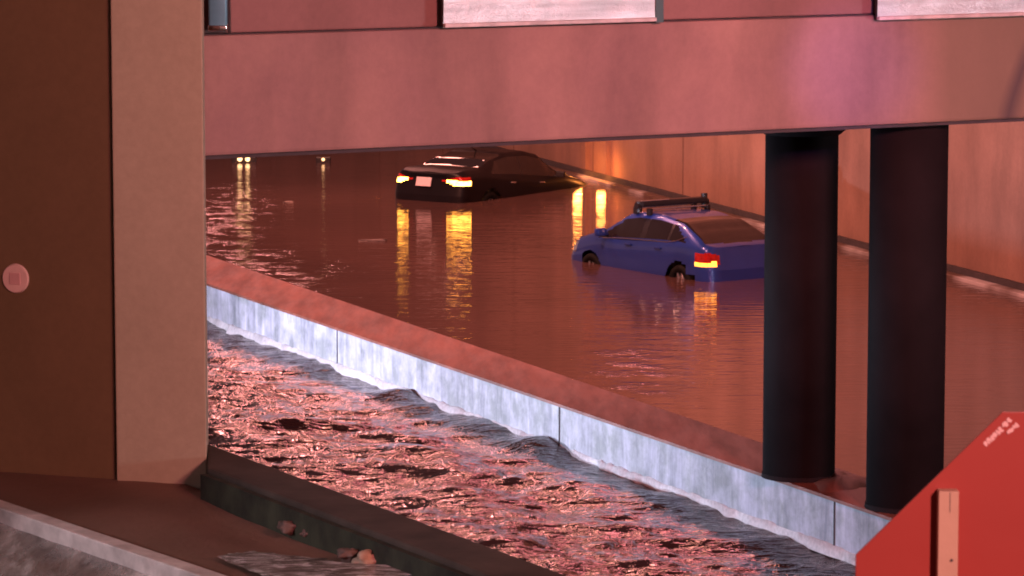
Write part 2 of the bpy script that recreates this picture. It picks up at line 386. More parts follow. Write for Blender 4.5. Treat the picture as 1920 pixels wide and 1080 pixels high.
# near bank: rises towards the camera, with a ditch behind the kerb
gx = np.linspace(-30, 30, 420); gy = np.linspace(-8, 34, 420)
GX, GY = np.meshgrid(gx, gy, indexing='ij')
dist = (GX - C0.x) * nC.x + (GY - C0.y) * nC.y       # metres on the camera's side of the kerb edge
dk = (GX - K0.x) * nK.x + (GY - K0.y) * nK.y
shift = np.where(dist < 0.4, (0.4 - dist), 0.0)
GX2 = GX + nC.x * shift; GY2 = GY + nC.y * shift
slope = np.clip((24 - GY2) / 24, 0, 1.4) * 3.7
ditch = 0.07 * np.exp(-((np.maximum(dist, 0.4) - 0.75) / 0.33) ** 2) * np.clip((GX + 3.0) * 1.2, 0, 1)
GZ = G + slope - ditch - 0.02 + 0.035 * (vnoise(GX * 1.3, GY * 1.3) - 0.5) * np.clip(ditch * 10 + .3, 0, 1)
GZ = np.where((dk > 0.0), GZ - 0.10, GZ)
struct(grid_obj('bank', np.stack([GX2, GY2, GZ], -1), M['mud']))
# bank kerb and the retaining wall under it
KW = 0.47
kk = C0.x / C0.y; i0 = C0 + nC * KW; tt = (kk * i0.y - i0.x) / (dC.x - kk * dC.y); qi = i0 + dC * tt
bm = bmesh.new(); q0 = C0; q1 = C0 + dC * 20
prism(bm, [q0, q1, q1 + nC * KW, qi], -1.5, G + 0.2); bevel_all(bm, 0.03)
kb = bm_obj('bank_kerb', bm, M['curbstone'])
tag(kb, 'long dark brown concrete kerb along the near bank edge, above the rushing water', 'kerb')
bm = bmesh.new(); q2 = qi - nC * KW
prism(bm, [q2 + nC * (KW + .003), q1 + nC * (KW + .003), q1 + nC * (KW + .06), q2 + nC * (KW + .06)], G - 0.5, G + 0.15)
bm_obj('mossy_face', bm, M['moss'], kb)
# pale kerb and wet road, bottom left
bm = bmesh.new(); k0 = K0 - dK * 16; k1 = K0 + dK * 14
prism(bm, [k0, k1, k1 + nK * 0.16, k0 + nK * 0.16], G - 0.3, G + 0.09); bevel_all(bm, 0.012)
tag(bm_obj('road_kerb', bm, M['kerb']), 'narrow pale pink kerb between the brown mud and the wet grey road', 'kerb')
r0 = k0 + nK * 0.16; r1 = k1 + nK * 0.16
nx, ny = 220, 120
ii, jj = np.meshgrid(np.linspace(0, 1, nx), np.linspace(0, 3.2, ny), indexing='ij')
RX = r0.x + (r1.x - r0.x) * ii + nK.x * jj; RY = r0.y + (r1.y - r0.y) * ii + nK.y * jj
RZ = G - 0.03 + np.clip((24 - RY) / 24, 0, 1.4) * 3.7 + 0.02 * (vnoise(RX * 3, RY * 3) - .5)
struct(grid_obj('wet_road', np.stack([RX, RY, RZ], -1), M['road']))
# puddle on the bank
pp = [(408, 1044), (440, 1037), (478, 1033), (530, 1040), (600, 1046), (650, 1056), (720, 1057), (790, 1054), (850, 1060), (905, 1072), (960, 1095), (700, 1120), (560, 1112), (480, 1075)]
_q = []
for (xa, ya), (xb, yb) in zip(pp, pp[1:] + pp[:1]):
    for k in range(6):
        t = k / 6; _q.append((xa + (xb - xa) * t + random.uniform(-5, 5), ya + (yb - ya) * t + random.uniform(-1.6, 1.6)))
pv = [at(x, y, G + 0.012) for x, y in _q]
struct(mesh_obj('puddle', pv, [tuple(range(len(pv)))], M['puddle']))

# ------------------------------------------------------------------ barrier
bm = bmesh.new()
a0, a1 = ext(A0, A1, -1.2), ext(A0, A1, 1.9); b0, b1 = ext(B0, B1, -1.4), ext(B0, B1, 2.3)
prism(bm, [a0, a1, b1, b0], -1.4, HB - 0.04)
bar = bm_obj('median_barrier', bm, M['barrier'])
tag(bar, 'long low concrete barrier with bright streaked white face and wet red top, across the flood', 'barrier')
bm = bmesh.new(); nA = Vector((dA.y, -dA.x, 0));
if nA.y > 0: nA = -nA
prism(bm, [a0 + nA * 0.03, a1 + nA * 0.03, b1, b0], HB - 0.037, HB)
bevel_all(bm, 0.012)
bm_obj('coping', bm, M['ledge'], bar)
for px in (632, 1050, 1570, 200, 1850):
    t = (px - 388) / 1222; p = ext(A0, A1, 0); # solve by projection
    best = min((abs((ext(A0, A1, k / 2000).x / ext(A0, A1, k / 2000).y) - (px - 960) / F * 1.0 / (CP + 0)), k) for k in range(-600, 2600))[1]
    c = ext(A0, A1, best / 2000) + nA * 0.002
    bm = bmesh.new(); prism(bm, [c - dA * 0.014, c + dA * 0.014, c + dA * 0.014 + nA * 0.006, c - dA * 0.014 + nA * 0.006], -0.2, HB - 0.04)
    bm_obj('joint', bm, M['joint'], bar)
# foam along the foot of the barrier
rs = np.random.RandomState(5)
vs, fs = [], []
N = 1400
for i in range(N):
    t = -1.0 + 2.4 * i / N; c = ext(A0, A1, t); w = 0.015 + 0.05 * float(vnoise(np.array(t * 70.), np.array(2.2))) ** 2 * 2
    hgt = 0.03 + 0.05 * float(vnoise(np.array(t * 160.), np.array(8.2)))
    for (o_, z) in ((0.001, 0.045 + hgt * .6), (w * .5, hgt + 0.015), (w, -0.04)): vs.append((c.x + nA.x * o_, c.y + nA.y * o_, z))
    if i:
        k = 3 * i
        fs += [(k - 3, k, k + 1, k - 2), (k - 2, k + 1, k + 2, k - 1)]
M['foam'] = simple('white_foam', (0.58, 0.54, 0.55), 0.5, 0, 0.2, 20, 0.5)
fo = mesh_obj('foam', vs, fs, M['foam'], smooth=True); fo['kind'] = 'stuff'
fo['label'] = 'thin line of white foam at the foot of the barrier'; fo['category'] = 'foam'

# silt heap between the columns on the ledge
def heap(name, c, rx, ry, h, mat, seed=1, n=28, m_=10, fl=0.0):
    vs, fs = [], []
    for j in range(m_ + 1):
        r = j / m_
        for i in range(n):
            a = 2 * math.pi * i / n
            k = 1 + 0.25 * math.sin(3 * a + seed) + 0.12 * math.sin(7 * a + seed * 2)
            z = h * (1 - r ** 2) * (1 + 0.3 * r * math.sin(3 * a + 2 * r + seed)) - 0.004 * r
            vs.append((c[0] + rx * r * k * math.cos(a), c[1] + ry * r * k * math.sin(a), c[2] + z))
    for j in range(m_):
        for i in range(n): fs.append((j * n + i, j * n + (i + 1) % n, (j + 1) * n + (i + 1) % n, (j + 1) * n + i))
    return mesh_obj(name, vs, fs, mat, smooth=True)

# ------------------------------------------------------------------ far retaining wall
dW = (W1 - W0).normalized(); nW = Vector((dW.y, -dW.x, 0))
if nW.y > 0: nW = -nW
w0 = W0 - dW * 60; w1 = W1 + dW * 30
bm = bmesh.new(); prism(bm, [w0, w1, w1 - nW * 0.6, w0 - nW * 0.6], -1.5, 10.5)
wall = bm_obj('retaining_wall', bm, M['wall'])
tag(wall, 'tall orange lit concrete retaining wall behind the two flooded cars', 'wall')
for k in range(-6, 13):
    c = W0 + dW * (0.55 + 5.1 * k)
    bm = bmesh.new(); prism(bm, [c + nW * 0.001, c + dW * 0.025 + nW * 0.001, c + dW * 0.025 + nW * 0.006, c + nW * 0.012], -1, 7.4)
    bm_obj('joint', bm, M['wjoint'], wall)
for off in (0.0, 1.25):  # ribs added so the headlamp glow shows upright light stripes
    c = W0 + dW * off; bm = bmesh.new()
    prism(bm, [c, c + dW * 0.35, c + dW * 0.35 + nW * 0.10, c + nW * 0.10], -1, 7.4); bm_obj('light_stripe_rib', bm, M['wall'], wall)
# kerb at its foot
def curb2():
    m = NT('wet_kerb_concrete'); v = m.coords()
    c = m.ramp(m.noise(v, 0.42, 3), [(0.50, (0.12, 0.07, 0.055)), (0.60, (0.5, 0.45, 0.46))])  # pale patches: lit kerb and water highlights painted into the colour
    m.set(Base_Color=c, Roughness=0.5, Normal=m.bump(m.noise(v, 8, 4), .4, .02)); return m.m
bm = bmesh.new(); prism(bm, [w0 + nW * 0.11, w1 + nW * 0.11, w1 + nW * 0.42, w0 + nW * 0.30], -1.2, 0.06); bevel_all(bm, 0.02)
kf = bm_obj('wall_kerb', bm, curb2()); tag(kf, 'low dark kerb with pale patches along the foot of the far retaining wall', 'kerb')
bm = bmesh.new(); prism(bm, [w0 + nW * 0.12, w1 + nW * 0.12, w1 + nW * 0.20, w0 + nW * 0.20], 0.061, 0.16)
bm_obj('dark_skirting', bm, M['joint'], kf)

# ------------------------------------------------------------------ bridge
ZB = 4.55
g0, g1 = at(388, 293, ZB), at(1920, 222, ZB); gm = at(1200, 250, ZB)
dG = (g1 - g0).normalized(); nG = Vector((dG.y, -dG.x, 0))
if nG.y > 0: nG = -nG
ga = g0 - dG * 0.3; gb = g1 + dG * 9
bridge = empty('bridge', ga); 
tag(bridge, 'concrete road bridge with pink lit girder and parapet spanning the flooded underpass', 'bridge')
def under(poly, z0, z1, name, mat, bev=0.02):
    bm = bmesh.new(); prism(bm, [p - Vector((ga.x, ga.y, 0)) for p in poly], z0 - ga.z, z1 - ga.z)
    if bev: bevel_all(bm, bev)
    return bm_obj(name, bm, mat, bridge)
ZT = 5.62
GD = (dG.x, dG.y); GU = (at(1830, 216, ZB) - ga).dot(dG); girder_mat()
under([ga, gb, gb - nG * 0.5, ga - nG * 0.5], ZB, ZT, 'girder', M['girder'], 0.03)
under([ga - nG * 0.503, gb - nG * 0.503, gb - nG * 7.5, ga - nG * 7.5], ZB + 0.35, ZT, 'deck', M['parapet'], 0)
pa, pb = ga - nG * 0.07, gb - nG * 0.07
under([pa, pb, pb - nG * 0.28, pa - nG * 0.28], ZT + 0.012, ZT + 0.95, 'parapet', M['parapet'], 0.02)
under([ga - nG * 0.03, gb - nG * 0.03, gb - nG * 0.4, ga - nG * 0.4], ZT + 0.001, ZT + 0.011, 'shadow_gap', M['joint'], 0)
under([ga - nG * 0.06, gb - nG * 0.06, gb - nG * 0.42, ga - nG * 0.42], ZB - 0.035, ZB - 0.003, 'drip_edge', M['joint'], 0)

def on_face(px, py, off):          # point of the parapet plane (moved off metres towards the camera) seen at a photo pixel
    d = ray(px, py); o = Vector((0, 0, CAM_Z)); p0 = pa + nG * off
    t = (p0 - o).dot(nG) / d.dot(nG); return o + d * t
def sign_back(x0, x1, ylo, ztop, label, side_shade=True):
    a = on_face(x0, ylo, 0.16); b = on_face(x1, ylo, 0.16); z0 = a.z
    root = empty('sign_panel', (a.x, a.y, z0)); tag(root, label, 'sign', 'aluminium sign backs fixed to the bridge parapet')
    L = (b - a); L.z = 0; ln = L.length; ang = math.atan2(L.y, L.x); root.rotation_euler = (0, 0, ang)
    nx_, nz_ = int(ln / 0.03), 26; vs, fs = [], []
    H = ztop - z0
    for i in range(nx_ + 1):
        for j in range(nz_ + 1):
            x = ln * i / nx_; z = H * j / nz_
            y = 0.012 * (float(vnoise(np.array(x * 7.0 + x0), np.array(z * 9.0))) - .5)
            vs.append((x, y - 0.02, z))
    for i in range(nx_):
        for j in range(nz_):
            k = i * (nz_ + 1) + j; fs.append((k, k + nz_ + 1, k + nz_ + 2, k + 1))
    mesh_obj('sheet', vs, fs, M['panel'], root, True)
    bm = bmesh.new(); box(bm, (ln / 2, 0.01, H / 2), (ln, 0.03, H)); bm_obj('backing', bm, M['plastic'], root)
    bm = bmesh.new(); box(bm, (ln / 2, -0.03, 0.02), (ln, 0.05, 0.035), bev=0.006); bm_obj('bottom_rail', bm, M['kerb'], root)
    for x in (ln * .2, ln * .8):
        bm = bmesh.new(); box(bm, (x, 0.075, H * .55), (0.05, 0.10, H * .9)); bm_obj('bracket', bm, M['plastic'], root)
    if side_shade:  # black strip added where the panel's side shadow falls
        bm = bmesh.new(); box(bm, (ln + 0.045, 0.03, H / 2), (0.085, 0.12, H + 0.02)); bm_obj('shade_strip', bm, M['plastic'], root)
    return root
sign_back(830, 1226, 52, 7.0, 'bright silver crinkled sign back on the parapet, at the top centre of the photo')
sign_back(1643, 2150, 38, 7.0, 'dimmer grey crinkled sign back on the parapet, cut off by the top right corner', True)
# metal bracket near the pier
a = on_face(392, 58, 0.10); b = on_face(428, 58, 0.10)
rt = empty('downpipe', (a.x, a.y, a.z)); tag(rt, 'short blue grey metal pipe end on the parapet beside the beige pier', 'pipe')
bm = bmesh.new(); box(bm, ((b - a).x / 2, 0, 0.5), ((b - a).x, 0.12, 1.0), bev=0.02); bm_obj('pipe', bm, M['grey'], rt, True)
bm = bmesh.new(); box(bm, ((b - a).x / 2, -0.012, 0.03), ((b - a).x * 1.05, 0.16, 0.05), bev=0.012); bm_obj('collar', bm, M['chrome'], rt, True)
bm = bmesh.new(); box(bm, ((b - a).x * 1.08, 0.05, 0.5), ((b - a).x * 0.18, 0.05, 1.04), bev=0.005); bm_obj('fixing_strip', bm, M['plastic'], rt)

# two dark round columns on the barrier
def column(px, py, wpx, capw, label):
    c = at(px, py, HB); r = wpx / 2 / F * (c.y / CP) ; c.y += r * 0.3
    root = empty('bridge_column', (c.x, c.y, HB)); tag(root, label, 'column', 'dark round columns under the bridge')
    H = ZB + 0.3 - HB
    bm = bmesh.new(); tube(bm, (0, 0, 0.0), (0, 0, H), r, 48); bm_obj('shaft', bm, M['column'], root, False)
    for p in root.children[0].data.polygons: p.use_smooth = abs(p.normal.z) < .5
    bm = bmesh.new(); tube(bm, (0, 0, 0.002), (0, 0, 0.05), r * 1.035, 48, r * 1.02); bm_obj('base_plate', bm, M['column'], root)
    if capw:
        bm = bmesh.new()
        tube(bm, (0, 0, H - 0.62), (0, 0, H - 0.50), r * 1.05, 48, r * 1.42)
        tube(bm, (0, 0, H - 0.498), (0, 0, H - 0.29), r * 1.42, 48); bm_obj('capital', bm, M['column'], root)
    return c, r
c1, r1_ = column(1499, 897, 137, 1, 'dark round bridge column, the farther one, nearest the blue car')
c2, r2_ = column(1698, 955, 146, 0, 'dark round bridge column, the nearer one, beside the red sign')
hp = heap('silt_heap', at(1578, 903, HB), 0.34, 0.6, 0.06, M['ledge'], 2); tag(hp, 'low heap of wet orange silt on the barrier between the two columns', 'silt')

# ------------------------------------------------------------------ beige pier and brown wall
PZ = G
p_r, p_l = at(388, 901, PZ), at(219, 897, PZ)
bm = bmesh.new()
prism(bm, [p_r, p_l, p_l + Vector((0.12, 0.9, 0)), p_r + Vector((-0.06, 0.9, 0))], PZ - 0.8, 8.5)
bevel_all(bm, 0.012)
pier = bm_obj('bridge_pier', bm, M['pier']); tag(pier, 'square beige concrete pier standing at the left, in front of the bridge', 'pier')
q_r = at(216, 897, PZ) + Vector((0, 0.06, 0)); q_l = at(-260, 862, PZ)
bm = bmesh.new(); prism(bm, [q_r, q_l, q_l + Vector((0.3, 1.5, 0)), q_r + Vector((0.0, 0.8, 0))], PZ - 0.8, 8.5); bevel_all(bm, 0.01)
bw = bm_obj('abutment_wall', bm, M['brown']); tag(bw, 'plain dark brown abutment wall left of the beige pier', 'wall')
# round fitting on it
dq = (q_r - q_l).normalized(); nq = Vector((dq.y, -dq.x, 0));
if nq.y > 0: nq = -nq
d = ray(30, 522); o_ = Vector((0, 0, CAM_Z)); t = (q_l - o_).dot(nq) / d.dot(nq); hit = o_ + d * t
rt = empty('wall_fitting', hit); rt.rotation_euler = nq.to_track_quat('Z', 'Y').to_euler()
tag(rt, 'small round pale pink wall fitting with a square centre, on the brown wall', 'fitting')
M['fit'] = simple('pale_fitting', (0.72, 0.50, 0.47), 0.5, 0, 0.08, 8, 0.05); M['fit2'] = simple('pink_centre', (0.62, 0.36, 0.36), 0.5, 0, 0.08, 8, 0.05)
rr = 28 / F * hit.y
bm = bmesh.new(); tube(bm, (0, 0, 0), (0, 0, 0.018), rr, 40, rr * .93); bm_obj('disc', bm, M['fit'], rt, False)
bm = bmesh.new(); box(bm, (0, 0, 0.020), (rr * .8, rr * .8, 0.008), bev=0.003); bm_obj('centre', bm, M['fit2'], rt)
rt.rotation_euler = nq.to_track_quat('Z', 'Y').to_euler()

# rocks by the kerb
def rock(px, py, r, mat, label, sq=0.75, seed=0):
    c = at(px, py, G - 0.02)
    bm = bmesh.new(); bmesh.ops.create_icosphere(bm, subdivisions=3, radius=r)
    rn = random.Random(seed); f = [Vector((rn.uniform(-1, 1), rn.uniform(-1, 1), rn.uniform(-1, 1))) for _ in range(7)]
    for v in bm.verts:
        n = v.co.normalized(); k = sum(0.10 * math.sin(3.1 * n.dot(q) * 2 + i) for i, q in enumerate(f))
        v.co *= 1 + k * 1.3; v.co.z *= sq * 0.8; v.co.x *= 1.15
    o = bm_obj('rock', bm, mat, None, True); o.location = (c.x, c.y, c.z + r * 0.4)
    tag(o, label, 'rock', 'rocks in the ditch behind the bank kerb'); return o
rock(691, 1056, 0.085, M['rock'], 'round pale orange rock at the puddle edge', 0.95, 1)
rock(655, 1048, 0.075, M['darkrock'], 'dull brown rock touching the left side of the pale orange rock', 0.8, 2)
rock(608, 1003, 0.085, M['rock'], 'pinkish rock in the ditch, farther right of the two by the kerb', 0.7, 3)
rock(578, 1006, 0.05, M['darkrock'], 'small dark rock between the grey rock and the pinkish rock', 0.7, 4)
rock(545, 996, 0.085, M['darkrock'], 'dark grey rock farthest up the ditch, near the beige pier', 0.75, 5)

# ------------------------------------------------------------------ red sign close to the camera
SY = 9.0
tl, bl = atY(1880, 772, SY), atY(1615, 1050, SY)
side = (tl - bl).length; ctr = Vector((tl.x + side / 2, SY, tl.z - side * 1.2071))
rt = empty('red_sign', (ctr.x, SY, 4.45)); tag(rt, 'large red octagonal sign on a pale wooden post in the near right corner', 'sign')
bm = bmesh.new(); vs = []
Rr = side / 2 / math.sin(math.pi / 8)
lo = [bm.verts.new((Rr * math.cos(math.pi / 8 + k * math.pi / 4), 0.004, Rr * math.sin(math.pi / 8 + k * math.pi / 4) + ctr.z - 4.45)) for k in range(8)]
hi = [bm.verts.new((v.co.x, -0.004, v.co.z)) for v in lo]
bm.faces.new(lo); bm.faces.new(hi)
for k in range(8): bm.faces.new((lo[k], lo[(k + 1) % 8], hi[(k + 1) % 8], hi[k]))
bevel_all(bm, 0.0015); board = bm_obj('board', bm, M['red'], rt)
pt = atY(1775, 915, SY); hx = 19 / F * SY
bm = bmesh.new(); H = pt.z - 4.40; box(bm, (pt.x - ctr.x, -0.027, H / 2 - 0.05), (hx * 2, 0.042, H), bev=0.002)
post = bm_obj('post', bm, M['wood'], rt)
post.rotation_euler = (0, 0, 0)
bm = bmesh.new(); b_ = atY(1780, 1043, SY); tube(bm, (b_.x - ctr.x, -0.052, b_.z - 4.45), (b_.x - ctr.x, -0.046, b_.z - 4.45), 0.0035, 12); bm_obj('nail', bm, M['joint'], rt)
bm = bmesh.new(); b_ = atY(1777, 935, SY); box(bm, (b_.x - ctr.x, -0.0482, b_.z - 4.45), (0.0015, 0.002, 0.05)); bm_obj('crack', bm, M['joint'], rt)
# small worn lettering along its upper left edge
bm = bmesh.new(); rn = random.Random(4); SK = [0]
def stroke(x0, y0, x1, y1, w):
    a = atY(x0, y0, SY) - Vector((ctr.x, SY, 4.45)); b = atY(x1, y1, SY) - Vector((ctr.x, SY, 4.45))
    d_ = (b - a); n_ = Vector((-d_.z, 0, d_.x)).normalized() * w / 2; SK[0] += 1
    vv = [bm.verts.new((p.x, -0.0055 - SK[0] * 0.00006, p.z)) for p in (a + n_, b + n_, b - n_, a - n_)]; bm.faces.new(vv)
u = Vector((0.70, -0.71)); w_ = Vector((0.71, 0.70))
def line_of_marks(sx, sy, n, ln, hh):
    for k in range(n):
        p = Vector((sx, sy)) + u * (ln * k / n)
        for q in range(3):
            j = u * rn.uniform(0, ln / n * .7); e = u * rn.uniform(-2, 3)
            s_ = p + j + w_ * rn.uniform(0, 2); t_ = p + j + e + w_ * rn.uniform(hh * .6, hh)
            stroke(s_.x, s_.y, t_.x, t_.y, 0.0042)
        s_ = p + w_ * rn.uniform(0, hh); stroke(s_.x, s_.y, s_.x + u.x * 5, s_.y + u.y * 5, 0.0042)
line_of_marks(1843, 829, 9, 70, 11); line_of_marks(1886, 808, 4, 26, 9)
bm_obj('lettering', bm, M['ink'], rt)

# ------------------------------------------------------------------ cars
def lerp_pts(pts, x):
    if x <= pts[0][0]: return pts[0][1]
    for (a, b), (c, d) in zip(pts, pts[1:]):
        if x <= c:
            t = (x - a) / (c - a); t = t * t * (3 - 2 * t) * 0.5 + t * 0.5
            return b + (d - b) * t
    return pts[-1][1]
def catmull(P, t):
    n = len(P) - 1; i = min(int(t * n), n - 1); f = t * n - i
    p0 = P[max(i - 1, 0)]; p1 = P[i]; p2 = P[i + 1]; p3 = P[min(i + 2, n)]
    return tuple(0.5 * (2 * b + (c - a) * f + (2 * a - 5 * b + 4 * c - d) * f * f + (-a + 3 * b - 3 * c + d) * f ** 3) for a, b, c, d in zip(p0, p1, p2, p3))

def build_car(cfg, paint):
    L, W = cfg['L'], cfg['W']; hl = L / 2
    root = empty(cfg['name'])
    xs = []; endl = 0.55
    for k in range(15): t = math.pi / 2 * k / 14; xs.append(('r', -hl + endl - endl * (math.sin(t) ** 0.4 if k else 0), math.cos(t) ** 0.4 if k < 14 else 0.0))
    xs = xs[::-1]; n_mid = int((L - 2 * endl) / 0.028)
    for k in range(1, n_mid): xs.append(('m', -hl + endl + (L - 2 * endl) * k / n_mid, 1.0))
    for k in range(15): t = math.pi / 2 * k / 14; xs.append(('f', hl - endl + endl * (math.sin(t) ** 0.4 if k else 0), math.cos(t) ** 0.4 if k < 14 else 0.0))
    NS = 56; NCP = 8
    V = []
    for kind, x, sc in xs:
        top = lerp_pts(cfg['top'], x); belt = min(lerp_pts(cfg['belt'], x), top - 0.03)
        w = W / 2 * (1 - 0.055 * (abs(x) / hl) ** 2.5)
        cab = max(0.0, min(1.0, (top - belt) / 0.36)); wr = W / 2 * 0.70
        low = 0.20 + (0.10 * (1 - sc))
        y5 = w * 0.86 * (1 - cab) + wr * cab; z5 = belt + (top - belt) * (0.80 if cab < .3 else 0.86)
        CPs = [(w * 0.92, low), (w * 0.985, 0.33), (w, 0.52), (w * 0.985, belt - 0.14), (w * (0.955 - 0.02 * cab), belt), (y5 + 0.01, z5), (y5 * 0.72, top - 0.012), (0, top)]
        row = []
        for j in range(NS + 1):
            y, z = catmull(CPs, j / NS)
            y = max(y, 0) * sc
            u = 1 - sc; xx = x
            if kind == 'r': xx = x + cfg['rake_r'] * max(0, z - 0.55) * (u ** .25 if u > 0 else 0) 
            if kind == 'f': xx = x - cfg['rake_f'] * max(0, z - 0.45) * (u ** .25 if u > 0 else 0)
            row.append((xx, y, z))
        V.append(row)
    nx_ = len(V)
    parts = {}
    def add(key, quad):
        parts.setdefault(key, []).append(quad)
    for i in range(nx_ - 1):
        for j in range(NS):
            for sgn in (1, -1):
                q = [V[i][j], V[i + 1][j], V[i + 1][j + 1], V[i][j + 1]]
                q = [(a, b * sgn, c) for a, b, c in q]
                if sgn < 0: q = q[::-1]
                cx = sum(p[0] for p in q) / 4; cy = sum(p[1] for p in q) / 4; cz = sum(p[2] for p in q) / 4
                s = (j + .5) / NS * (NCP - 1)
                key = cfg['region'](cx, cy, cz, s, cfg)
                if key is None: continue
                add(key, q)
    mats = cfg['mats']
    for key, quads in parts.items():
        name, mat = mats[key.split('|')[0]]
        vs = []; idx = {}; fs = []
        for q in quads:
            f = []
            for p in q:
                k = tuple(round(c, 5) for c in p)
                if k not in idx: idx[k] = len(vs); vs.append(k)
                if idx[k] not in f: f.append(idx[k])
            if len(f) > 2: fs.append(tuple(f))
        mesh_obj(name, vs, fs, mat, root, True)
    # wheels
    for wx in cfg['wheels']:
        for sg in (1, -1):
            wr_ = cfg['wr']; yo = W / 2 - 0.13
            bm = bmesh.new()
            prof = [(wr_ * .62, .11), (wr_ * .95, .105), (wr_, .07), (wr_, -.07), (wr_ * .95, -.105), (wr_ * .62, -.11)]
            n = 32; ring = []
            for k in range(n):
                a_ = 2 * math.pi * k / n; ring.append([bm.verts.new((r * math.cos(a_), o, r * math.sin(a_))) for r, o in prof])
            for k in range(n):
                for m_ in range(len(prof)):
                    bm.faces.new((ring[k][m_], ring[(k + 1) % n][m_], ring[(k + 1) % n][(m_ + 1) % 6], ring[k][(m_ + 1) % 6]))
            ty = bm_obj('wheel', bm, M['rubber'], root, True); ty.location = (wx, sg * yo, wr_ + 0.0)
            bm = bmesh.new()
            tube(bm, (0, sg * 0.03, 0), (0, sg * 0.05, 0), wr_ * .6, 28)
            for k in range(5):
                a_ = 2 * math.pi * k / 5
                box(bm, (math.cos(a_) * wr_ * .33, sg * 0.075, math.sin(a_) * wr_ * .33), (wr_ * .52, 0.03, wr_ * .15), Matrix.Rotation(-a_, 4, 'Y'), 0.006)
            tube(bm, (0, sg * 0.05, 0), (0, sg * 0.10, 0), wr_ * .14, 16)
            bm_obj('rim', bm, M['rim'], ty)
    # inner wells, floor, seats
    bm = bmesh.new(); box(bm, (0, 0, 0.36), (L - 1.0, W - 0.62, 0.26)); bm_obj('underbody', bm, M['plastic'], root)
    for sx in cfg['seats']:
        for sg in (1, -1):
            bm = bmesh.new()
            box(bm, (sx, sg * .36, 0.56), (0.5, 0.5, 0.16), None, 0.04)
            box(bm, (sx - 0.26, sg * .36, 0.82), (0.14, 0.46, 0.54), Matrix.Rotation(R(-12), 4, 'Y'), 0.04)
            box(bm, (sx - 0.31, sg * .36, 1.10), (0.09, 0.24, 0.15), None, 0.03)
            bm_obj('car_seat', bm, M['seat'], root)
    # mirrors, handles
    for sg in (1, -1):
        bm = bmesh.new(); mx = cfg['mirror_x']; box(bm, (mx, sg * (W / 2 + 0.07), cfg['mirror_z']), (0.10, 0.20, 0.13), None, 0.03)
        box(bm, (mx + .02, sg * (W / 2 - 0.03), cfg['mirror_z'] - 0.04), (0.05, 0.12, 0.04)); bm_obj('side_mirror', bm, cfg['mirror_m'], root)
        for hx_ in cfg['handles']:
            bm = bmesh.new(); box(bm, (hx_, sg * (W / 2 - 0.003), cfg['handle_z']), (0.17, 0.03, 0.03), None, 0.008); bm_obj('door_handle', bm, M['chrome'] if cfg['chrome'] else paint, root)
    return root

def in_quad_x(z, zl, zh, x0l, x0h): return x0l + (x0h - x0l) * (z - zl) / (zh - zl)
def region(cx, cy, cz, s, c):
    side = 'l' if cy > 0 else 'r'; W = c['W']; hl = c['L'] / 2
    # wheel arches
    if s < 4.0 and abs(cy) > W * 0.36:
        for wx in c['wheels']:
            if (cx - wx) ** 2 + (cz - c['wr']) ** 2 < (c['wr'] + 0.06) ** 2: return None
    # lamps
    if cx < -hl + 0.42 and abs(cy) > c['tl_y'] and c['tl_z0'] + 0.22 * max(0, W * .36 - abs(cy)) < cz < c['tl_z1'] - 0.22 * max(0, W * .40 - abs(cy)) and s < 4.6:
        if cz < c['tl_zs'] and cx < -hl + 0.33 and abs(cy) > c['gl_y']: return 'glow|' + side
        return 'tail|' + side
    if cx > hl - 0.42 and abs(cy) > W * .28 and 0.60 < cz < 0.76 and s < 4.6: return 'head|' + side
    # side glass
    if 4.12 < s < 4.93:
        zl, zh = c['gz']
        xf = in_quad_x(cz, zl, zh, *c['apil']); xr = in_quad_x(cz, zl, zh, *c['cpil'])
        if xr < cx < xf:
            for kk_, (b0_, b1_) in enumerate(c['bpil']):
                if b0_ < cx < b1_: return 'trim|%s%d' % (side, kk_)
            k = sum(cx > b1_ for b0_, b1_ in c['bpil'])
            return 'sideglass|%s%d' % (side, k)
    wm = c['gz'][0] - .02
    if s > 5.15 and cz > wm and c['ws'][0] < cx < c['ws'][1]: return 'windshield'
    if s > 5.15 and cz > wm - .02 and c['rw'][0] < cx < c['rw'][1]: return 'rearwindow'
    # doors
    if s < 4.0 and abs(cy) > W * .4:
        for k, (d0, d1) in enumerate(c['doors']):
            if d0 < cx < d1 and cz > 0.30: return 'door|%s%d' % (side, k)
    if cz < 0.55 and cx < -hl + 0.5: return 'rearbumper'
    if cz < 0.55 and cx > hl - 0.5: return 'frontbumper'
    return 'body'

def mats_for(paint, glow):
    return {'body': ('body', paint), 'tail': ('tail_light', M['redlens']), 'glow': ('lit_lamp', glow), 'head': ('headlight', M['chrome']),
            'sideglass': ('side_window', M['glass']), 'trim': ('door_pillar', M['plastic']), 'windshield': ('windscreen', M['glass']),
            'rearwindow': ('rear_window', M['glass']), 'door': ('door', paint), 'rearbumper': ('rear_bumper', paint), 'frontbumper': ('front_bumper', paint)}

